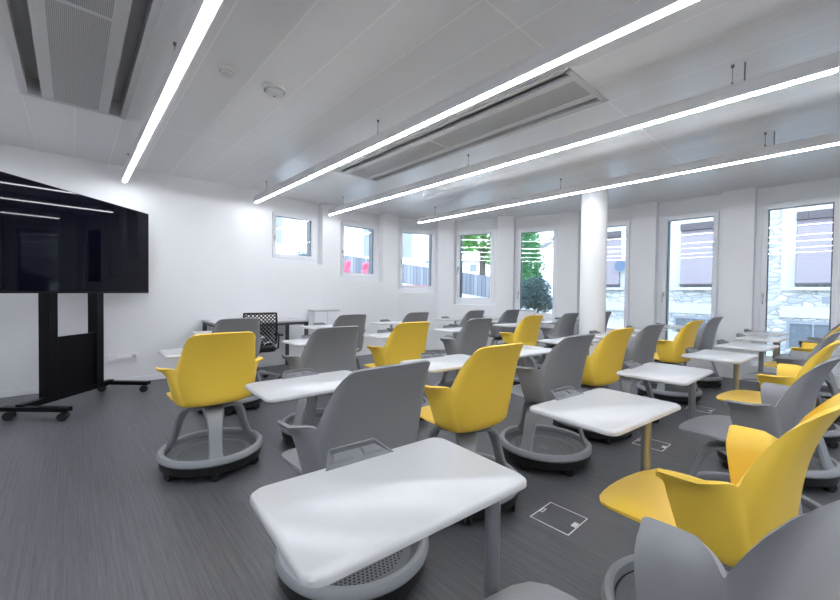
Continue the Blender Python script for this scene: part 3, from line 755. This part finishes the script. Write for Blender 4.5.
t = thing('office_chair', 'black net backed swivel chair at the teacher desk', 'office chair', (-4.93, 1.70, 0), PI / 2 - 0.1)
bm = bmesh.new(); NXs, NZs = 10, 10; g = []
for i in range(NXs + 1):
    rowv = []
    for j in range(NZs + 1):
        u = i / NXs * 2 - 1; v = j / NZs
        rowv.append(bm.verts.new((u * (0.20 - 0.015 * v), -0.20 - 0.06 * v + 0.035 * u * u - 0.03 * math.sin(v * 3), 0.50 + 0.38 * v)))
    g.append(rowv)
for A, B in zip(g, g[1:]):
    for j in range(NZs): bm.faces.new((A[j], B[j], B[j + 1], A[j + 1]))
link_obj('backrest_net', bm, M_net, t, smooth=True)
bm = bmesh.new()
edge = [g_ for g_ in []]
def bp(u, v): return (u * (0.20 - 0.015 * v), -0.20 - 0.06 * v + 0.035 * u * u - 0.03 * math.sin(v * 3), 0.50 + 0.38 * v)
tube(bm, [bp(-1, k / 8) for k in range(9)] + [bp(-1 + 2 * k / 8, 1) for k in range(1, 9)] + [bp(1, 1 - k / 8) for k in range(1, 9)] + [bp(1 - 2 * k / 8, 0) for k in range(1, 8)] + [bp(-1, 0)], 0.012, 8)
tube(bm, [bp(0, 0), (0, -0.16, 0.40), (0, -0.02, 0.385)], 0.02, 8)
fixn(bm); link_obj('backrest_frame', bm, M_black, t, smooth=True)
bm = bmesh.new(); pts = rounded_rect(0.44, 0.42, 0.09, 5); prism(bm, pts, 0.40, 0.455); fixn(bm)
bmesh.ops.bevel(bm, geom=[e for e in bm.edges if e.calc_face_angle(0) > 1], offset=0.015, segments=2, affect='EDGES'); smooth_by_angle(link_obj('seat_cushion', bm, M_black, t))
for s in (-1, 1):
    bm = bmesh.new(); tube(bm, [(s * 0.19, -0.04, 0.40), (s * 0.265, -0.04, 0.42), (s * 0.275, -0.03, 0.58)], 0.012, 8); box(bm, s * 0.275 - 0.03, -0.13, 0.58, s * 0.275 + 0.03, 0.09, 0.605, bev=0.008); link_obj('armrest', bm, M_black, t)
    bm = bmesh.new(); tube(bm, [(s * 0.04, -0.215, 0.505), (s * 0.11, -0.235, 0.53), (s * 0.17, -0.215, 0.50)], 0.009, 8); link_obj('back_support', bm, M_chrome, t, smooth=True)
bm = bmesh.new(); tube(bm, [(0, 0, 0.09), (0, 0, 0.40)], 0.025, 12); link_obj('gas_column', bm, M_black, t)
for k in range(5):
    a = 2 * PI * k / 5 + 0.9; bm = bmesh.new()
    tube(bm, [(0.02 * math.cos(a), 0.02 * math.sin(a), 0.12), (0.16 * math.cos(a), 0.16 * math.sin(a), 0.11), (0.29 * math.cos(a), 0.29 * math.sin(a), 0.075)], [0.026, 0.02, 0.014], 10)
    link_obj('base_spoke', bm, M_base, t, smooth=True)
    child('caster', ME['caster'], t, (0.29 * math.cos(a), 0.29 * math.sin(a), 0), a)

# low white cabinets under the windows
for nm, x, y, w, d, h, rz, lab in (('low_cabinet', -5.76, 3.08, 0.44, 0.22, 0.85, PI / 2, 'low white cabinet against the wall right of the teacher desk'),
                                   ('low_cabinet', -3.95, 6.19, 0.36, 0.20, 0.86, math.atan2(0.32, 0.76), 'low white cabinet under the window with the bush')):
    t = thing(nm, lab, 'cabinet', (x, y, 0), rz, 'low white cabinets')
    bm = bmesh.new(); box(bm, -w / 2, -d / 2, 0.02, w / 2, d / 2, h - 0.02); link_obj('cabinet_body', bm, M_trim, t)
    bm = bmesh.new(); box(bm, -w / 2 - 0.008, -d / 2 - 0.015, h - 0.02, w / 2 + 0.008, d / 2, h, bev=0.003); link_obj('cabinet_top', bm, M_top, t)
    for s in (-1, 1):
        bm = bmesh.new(); box(bm, (s - 1) * w / 4 + 0.003, -d / 2 - 0.014, 0.03, (s + 1) * w / 4 - 0.003, -d / 2, h - 0.03, bev=0.002); dd = link_obj('door', bm, M_trim, t)
        bm = bmesh.new(); box(bm, -s * -0.02 - 0.004, -d / 2 - 0.026, 0.5, -s * -0.02 + 0.004, -d / 2 - 0.014, 0.6); link_obj('handle', bm, M_chrome, dd)

# ------------------------------------------------------------------ outside
def gz(x): return -0.29 - 0.16 * x
bm = bmesh.new()
inner = []
for i in range(len(PIERS) - 1):
    a, b, t2, n2 = bay(i); inner += [a + n2 * 0.36, b + n2 * 0.36]
inner = [Vector((-6.23, -2.4))] + inner + [Vector((3.5, 7.25))]
outer = []
for p in inner:
    d = (p - Vector((-2.0, 2.0))); d.normalize(); outer.append(p + d * 45)
outer[0] = Vector((-50, -12)); outer[-1] = Vector((45, 45))
iv = [bm.verts.new((p.x, p.y, gz(p.x))) for p in inner]; ov = [bm.verts.new((p.x, p.y, gz(p.x))) for p in outer]
for k in range(len(iv) - 1): bm.faces.new((iv[k], iv[k + 1], ov[k + 1], ov[k]))
fixn(bm); struct(link_obj('street_ground', bm, M_asphalt))

# stone house across the street
sb = thing('stone_house', 'grey rubble stone house across the street with closed mauve roller shutters', 'building', (0, 12.0, 0))
bm = bmesh.new(); box(bm, -5.6, 0, -1.9, 9.0, 0.5, 6.5); link_obj('stone_wall', bm, M_stone, sb)
for xl, xr in ((-5.75 + 0.15, -4.46), (-2.95, -1.72), (-0.76, 0.47)):
    bm = bmesh.new(); m_ = 0.24
    for bx in ((xl - m_, 1.30, xl, 3.35), (xr, 1.30, xr + m_, 3.35), (xl, 3.05, xr, 3.35)): box(bm, bx[0], -0.025, bx[1], bx[2], 0.0, bx[3])
    box(bm, xl - m_, -0.03, 0.70, xr + m_, 0.0, 0.95)
    f = link_obj('window_surround', bm, M_plaster, sb)
    bm = bmesh.new(); box(bm, xl - 0.08, -0.12, 1.31, xr + 0.08, 0.0, 1.38); link_obj('stone_sill', bm, M_plaster, f)
    bm = bmesh.new(); box(bm, xl, -0.14, 2.86, xr, -0.0, 3.03); link_obj('shutter_box', bm, M_shutbox, sb)
    bm = bmesh.new()
    nsl = 30
    for k in range(nsl):
        z0 = 1.47 + (2.86 - 1.47) * k / nsl; z1 = 1.47 + (2.86 - 1.47) * (k + 1) / nsl
        box(bm, xl + 0.01, -0.035 - 0.08 * (1 - k / nsl), z0, xr - 0.01, -0.01, z1 - 0.004)
    link_obj('roller_shutter', bm, M_shutter, sb)
    bm = bmesh.new(); box(bm, xl, -0.13, 1.43, xr, -0.01, 1.47); link_obj('shutter_rail', bm, M_shutbox, sb)
for xl, xr in ((-3.08, -1.95), (-0.88, 0.35)):
    bm = bmesh.new(); box(bm, xl, -0.012, 0.03, xr, 0.02, 0.63); f = link_obj('basement_window', bm, M_blind, sb)
    bm = bmesh.new()
    box(bm, xl, -0.03, 0.56, xr, -0.012, 0.63); box(bm, xl, -0.03, 0.03, xl + 0.05, -0.012, 0.56); box(bm, xr - 0.05, -0.03, 0.03, xr, -0.012, 0.56)
    for q in (0.33, 0.62): box(bm, xl + (xr - xl) * q, -0.028, 0.03, xl + (xr - xl) * q + 0.03, -0.012, 0.56)
    link_obj('basement_frame', bm, M_housegrey, f)
bm = bmesh.new(); box(bm, -0.34, -0.01, 1.03, -0.19, 0.02, 1.17); link_obj('air_grate', bm, M_housegrey, sb)
t = thing('round_sign', 'round blue sign on the stone wall seen past the column', 'sign', (-4.42, 11.84, 2.0))
bm = bmesh.new(); lathe(bm, [(0, -0.01), (0.17, -0.01), (0.17, 0.01), (0, 0.01)], 32, Matrix.Rotation(PI / 2, 4, 'X')); fixn(bm); link_obj('sign_disc', bm, M_sign, t)
bm = bmesh.new(); lathe(bm, [(0.155, -0.014), (0.175, -0.014), (0.175, 0.014), (0.155, 0.014)], 32, Matrix.Rotation(PI / 2, 4, 'X'), closed=True); fixn(bm); link_obj('sign_rim', bm, M_housegrey, t)
bm = bmesh.new(); tube(bm, [(0, 0.005, 0), (0, 0.16, 0)], 0.03, 8); link_obj('wall_bracket', bm, M_alu, t)

# wooden fence
fa, fb = Vector((-14.6, 8.1, 0)), Vector((-7.4, 10.75, 0)); fd = fb - fa
t = thing('wooden_fence', 'grey weathered board fence outside the windows', 'fence', tuple(fa), math.atan2(fd.y, fd.x))
L = fd.length
bm = bmesh.new()
zs = [gz(fa.x + fd.x * k / 10) for k in range(11)]
for k in range(10):
    xa, xb = L * k / 10, L * (k + 1) / 10
    v = [bm.verts.new(p) for p in ((xa, 0, zs[k] - 0.3), (xb, 0, zs[k + 1] - 0.3), (xb, 0, zs[k + 1] + 0.73), (xa, 0, zs[k] + 0.73), (xa, 0.03, zs[k] - 0.3), (xb, 0.03, zs[k + 1] - 0.3), (xb, 0.03, zs[k + 1] + 0.73), (xa, 0.03, zs[k] + 0.73))]
    for idx in ((0, 1, 2, 3), (4, 5, 6, 7), (3, 2, 6, 7), (0, 1, 5, 4)): bm.faces.new([v[i] for i in idx])
fixn(bm); link_obj('board_panel', bm, M_fence, t)
for k in range(0, 11, 2):
    bm = bmesh.new(); x = L * k / 10; box(bm, x - 0.05, 0.03, zs[k] - 0.3, x + 0.05, 0.13, zs[k] + 0.66); link_obj('post', bm, M_fence, t)

# white houses beyond
t = thing('white_house', 'large plain white house front with grey shuttered windows beyond the fence', 'building', (-20, 0, 0))
bm = bmesh.new(); box(bm, -6, 3.0, 1.5, 0, 20.0, 9.5); link_obj('house_wall', bm, M_housewhite, t)
for y0, y1, z0, z1 in ((7.45, 8.20, 3.62, 5.4), (13.35, 13.95, 3.35, 5.6), (16.35, 17.25, 3.5, 5.6)):
    bm = bmesh.new(); box(bm, 0.0, y0, z0, 0.06, y1, z1); f = link_obj('window_shutter', bm, M_housegrey, t)
    bm = bmesh.new(); box(bm, 0.0, y0 - 0.1, z0 - 0.14, 0.12, y1 + 0.1, z0); link_obj('window_ledge', bm, M_housewhite, f)
bm = bmesh.new(); box(bm, -6.4, 2.6, 9.5, 0.4, 20.4, 9.8); link_obj('roof', bm, M_roof, t)
t = thing('small_house', 'small white house with one window seen past the tree', 'building', (-14.9, 17.0, 0), math.radians(40))
bm = bmesh.new(); box(bm, -2.2, 0, 1.0, 1.35, 3.0, 2.98); link_obj('house_wall', bm, M_housewhite, t)
bm = bmesh.new(); box(bm, 0.28, -0.03, 2.42, 0.66, 0.0, 2.82); link_obj('window', bm, M_housegrey, t)
bm = bmesh.new(); box(bm, -2.4, -0.2, 2.98, 1.5, 3.2, 3.06); link_obj('roof', bm, M_roof, t)
t = thing('distant_house', 'pale distant house behind the conifer', 'building', (-11.6, 24.0, 0), math.radians(40))
bm = bmesh.new(); box(bm, -1.2, 0, 0.5, 7.0, 5.0, 4.7); link_obj('house_wall', bm, M_housewhite, t)
bm = bmesh.new(); prism(bm, [(-1.6, -0.4), (7.4, -0.4), (7.4, 5.4), (-1.6, 5.4)], 4.7, 4.85); fixn(bm); link_obj('roof', bm, M_roof, t)
for x in (0.6, 2.2):
    bm = bmesh.new(); box(bm, x, -0.04, 2.6, x + 0.7, 0.0, 3.8); link_obj('window', bm, M_housegrey, t)

def crown(bm, blobs, n, size, rnd):
    tot = sum(b[3] ** 2 for b in blobs)
    for cx, cy, cz, r, sx in blobs:
        k = int(n * r * r / tot)
        for _ in range(k):
            d = Vector((rnd.gauss(0, 1), rnd.gauss(0, 1), rnd.gauss(0, 1))).normalized() * r * (rnd.uniform(0.45, 1.0))
            p = Vector((cx + d.x, cy + d.y, cz + d.z * sx)); s = size * rnd.uniform(0.6, 1.3)
            q = Matrix.Rotation(rnd.uniform(0, 6.28), 4, 'Z') @ Matrix.Rotation(rnd.uniform(-1.2, 1.2), 4, 'X')
            a = [q @ Vector(v) for v in ((-s, 0, 0), (0, -s * 0.55, 0.02), (s, 0, 0), (0, s * 0.55, 0.02))]
            bm.faces.new([bm.verts.new(p + v) for v in a])
rnd = random.Random(3)
tx, ty = -10.2, 12.7
t = thing('leafy_tree', 'bright green leafy tree behind the fence', 'tree', (tx, ty, gz(tx)))
bm = bmesh.new(); tube(bm, [(0, 0, -0.1), (0.03, 0, 0.8), (-0.02, 0.03, 1.6), (0.05, 0, 2.6)], [0.17, 0.13, 0.11, 0.07], 10)
tube(bm, [(0, 0, 1.3), (0.4, 0.3, 2.0), (0.6, 0.5, 2.6)], [0.07, 0.05, 0.03], 8); tube(bm, [(0, 0, 1.5), (-0.4, -0.3, 2.1), (-0.7, -0.4, 2.6)], [0.07, 0.05, 0.03], 8); link_obj('trunk', bm, M_bark, t, smooth=True)
bm = bmesh.new(); crown(bm, [(0, 0, 2.3, 0.95, 0.9), (-0.75, -0.75, 2.2, 0.8, 0.9), (0.7, 0.7, 1.9, 0.8, 0.9), (0.35, 0.35, 1.35, 0.55, 0.8), (-0.5, -0.5, 1.75, 0.5, 0.7), (0, 0, 3.4, 1.2, 0.9)], 8000, 0.085, rnd); link_obj('crown', bm, M_leaf, t)
tx, ty = -6.75, 10.55
t = thing('conifer_tree', 'tall green conifer outside the window left of the column', 'tree', (tx, ty, gz(tx)))
bm = bmesh.new(); tube(bm, [(0, 0, -0.1), (0, 0, 1.2), (0, 0, 3.2)], [0.1, 0.08, 0.03], 8); link_obj('trunk', bm, M_bark, t, smooth=True)
bm = bmesh.new(); crown(bm, [(0.05, 0.05, 0.7, 0.50, 1.2), (0.06, 0.06, 1.3, 0.50, 1.3), (0.05, 0.05, 1.9, 0.44, 1.3), (0.0, 0.0, 2.5, 0.36, 1.3), (-0.1, -0.1, 3.0, 0.28, 1.5)], 7500, 0.05, rnd); link_obj('crown', bm, M_leaf2, t)
tx, ty = -4.92, 8.10
t = thing('round_bush', 'dark blue green round bush close outside the window', 'bush', (tx, ty, gz(tx)))
bm = bmesh.new(); tube(bm, [(0, 0, -0.05), (0, 0, 0.5)], [0.04, 0.02], 8); tube(bm, [(0, 0, 0.05), (0.15, 0.1, 0.5)], [0.03, 0.012], 8); link_obj('stem', bm, M_bark, t)
bm = bmesh.new(); crown(bm, [(0, 0, 0.72, 0.38, 0.95), (-0.15, -0.12, 0.5, 0.27, 0.9), (0.14, 0.13, 0.45, 0.27, 0.9)], 3600, 0.036, rnd); link_obj('foliage', bm, M_leaf3, t)
tx, ty = -14.3, 6.75
t = thing('clipped_hedge', 'grey blue clipped hedge seen at the corner of the first window', 'hedge', (tx, ty, gz(tx)))
bm = bmesh.new(); tube(bm, [(0, 0, -0.05), (0, 0, 0.4)], 0.04, 8); link_obj('stem', bm, M_bark, t)
bm = bmesh.new(); crown(bm, [(-0.1, 0.0, 0.42, 0.32, 1.0), (0.12, 0.22, 0.36, 0.34, 1.0), (0.3, 0.5, 0.32, 0.3, 1.0)], 1500, 0.05, rnd); link_obj('foliage', bm, M_leaf4, t)
for (tx, ty, lab) in ((-12.2, 7.42, 'pink flowering shrub outside the second window, left of two'), (-11.75, 7.90, 'pink flowering shrub outside the second window, right of two')):
    t = thing('flowering_shrub', lab, 'shrub', (tx, ty, gz(tx)), 0, 'pink flowering shrubs')
    bm = bmesh.new(); tube(bm, [(0, 0, -0.05), (0, 0, 0.35)], 0.02, 8); link_obj('stem', bm, M_bark, t)
    bm = bmesh.new(); crown(bm, [(0, 0, 0.30, 0.14, 1.5), (0.03, 0.03, 0.52, 0.13, 1.0)], 380, 0.035, rnd); link_obj('blossom', bm, M_pink, t)
t = thing('red_bench', 'low red bench outside at the foot of the fence', 'bench', (-8.75, 8.30, gz(-8.75)), math.atan2(0.64, 0.6) )
bm = bmesh.new(); box(bm, -0.75, -0.16, 0.22, 0.75, 0.16, 0.27, bev=0.008); link_obj('bench_seat', bm, M_red, t)
for x in (-0.6, 0.6):
    bm = bmesh.new(); box(bm, x - 0.03, -0.13, -0.1, x + 0.03, 0.13, 0.22); link_obj('bench_leg', bm, M_red, t)

# ------------------------------------------------------------------ light
w = bpy.data.worlds.new('overcast_sky'); bpy.context.scene.world = w; w.use_nodes = True
nt = w.node_tree; bg = nt.nodes['Background']
tc = nt.nodes.new('ShaderNodeTexCoord'); sp = nt.nodes.new('ShaderNodeSeparateXYZ'); rp = nt.nodes.new('ShaderNodeValToRGB')
nt.links.new(tc.outputs['Generated'], sp.inputs[0]); nt.links.new(sp.outputs[2], rp.inputs[0]); nt.links.new(rp.outputs[0], bg.inputs['Color'])
rp.color_ramp.elements[0].position = 0.0; rp.color_ramp.elements[0].color = (0.80, 0.88, 0.96, 1)
rp.color_ramp.elements[1].position = 0.6; rp.color_ramp.elements[1].color = (0.72, 0.84, 1.0, 1)
bg.inputs['Strength'].default_value = 4.4

sc = bpy.context.scene
sc.view_settings.view_transform = 'Standard'; sc.view_settings.look = 'None'; sc.view_settings.gamma = 1.0; sc.view_settings.use_curve_mapping = False
sc.view_settings.exposure = 0.50
sc.cycles.use_denoising = True
sc.cycles.max_bounces = 10; sc.cycles.diffuse_bounces = 6; sc.cycles.transparent_max_bounces = 16
sc.cycles.sample_clamp_indirect = 6.0
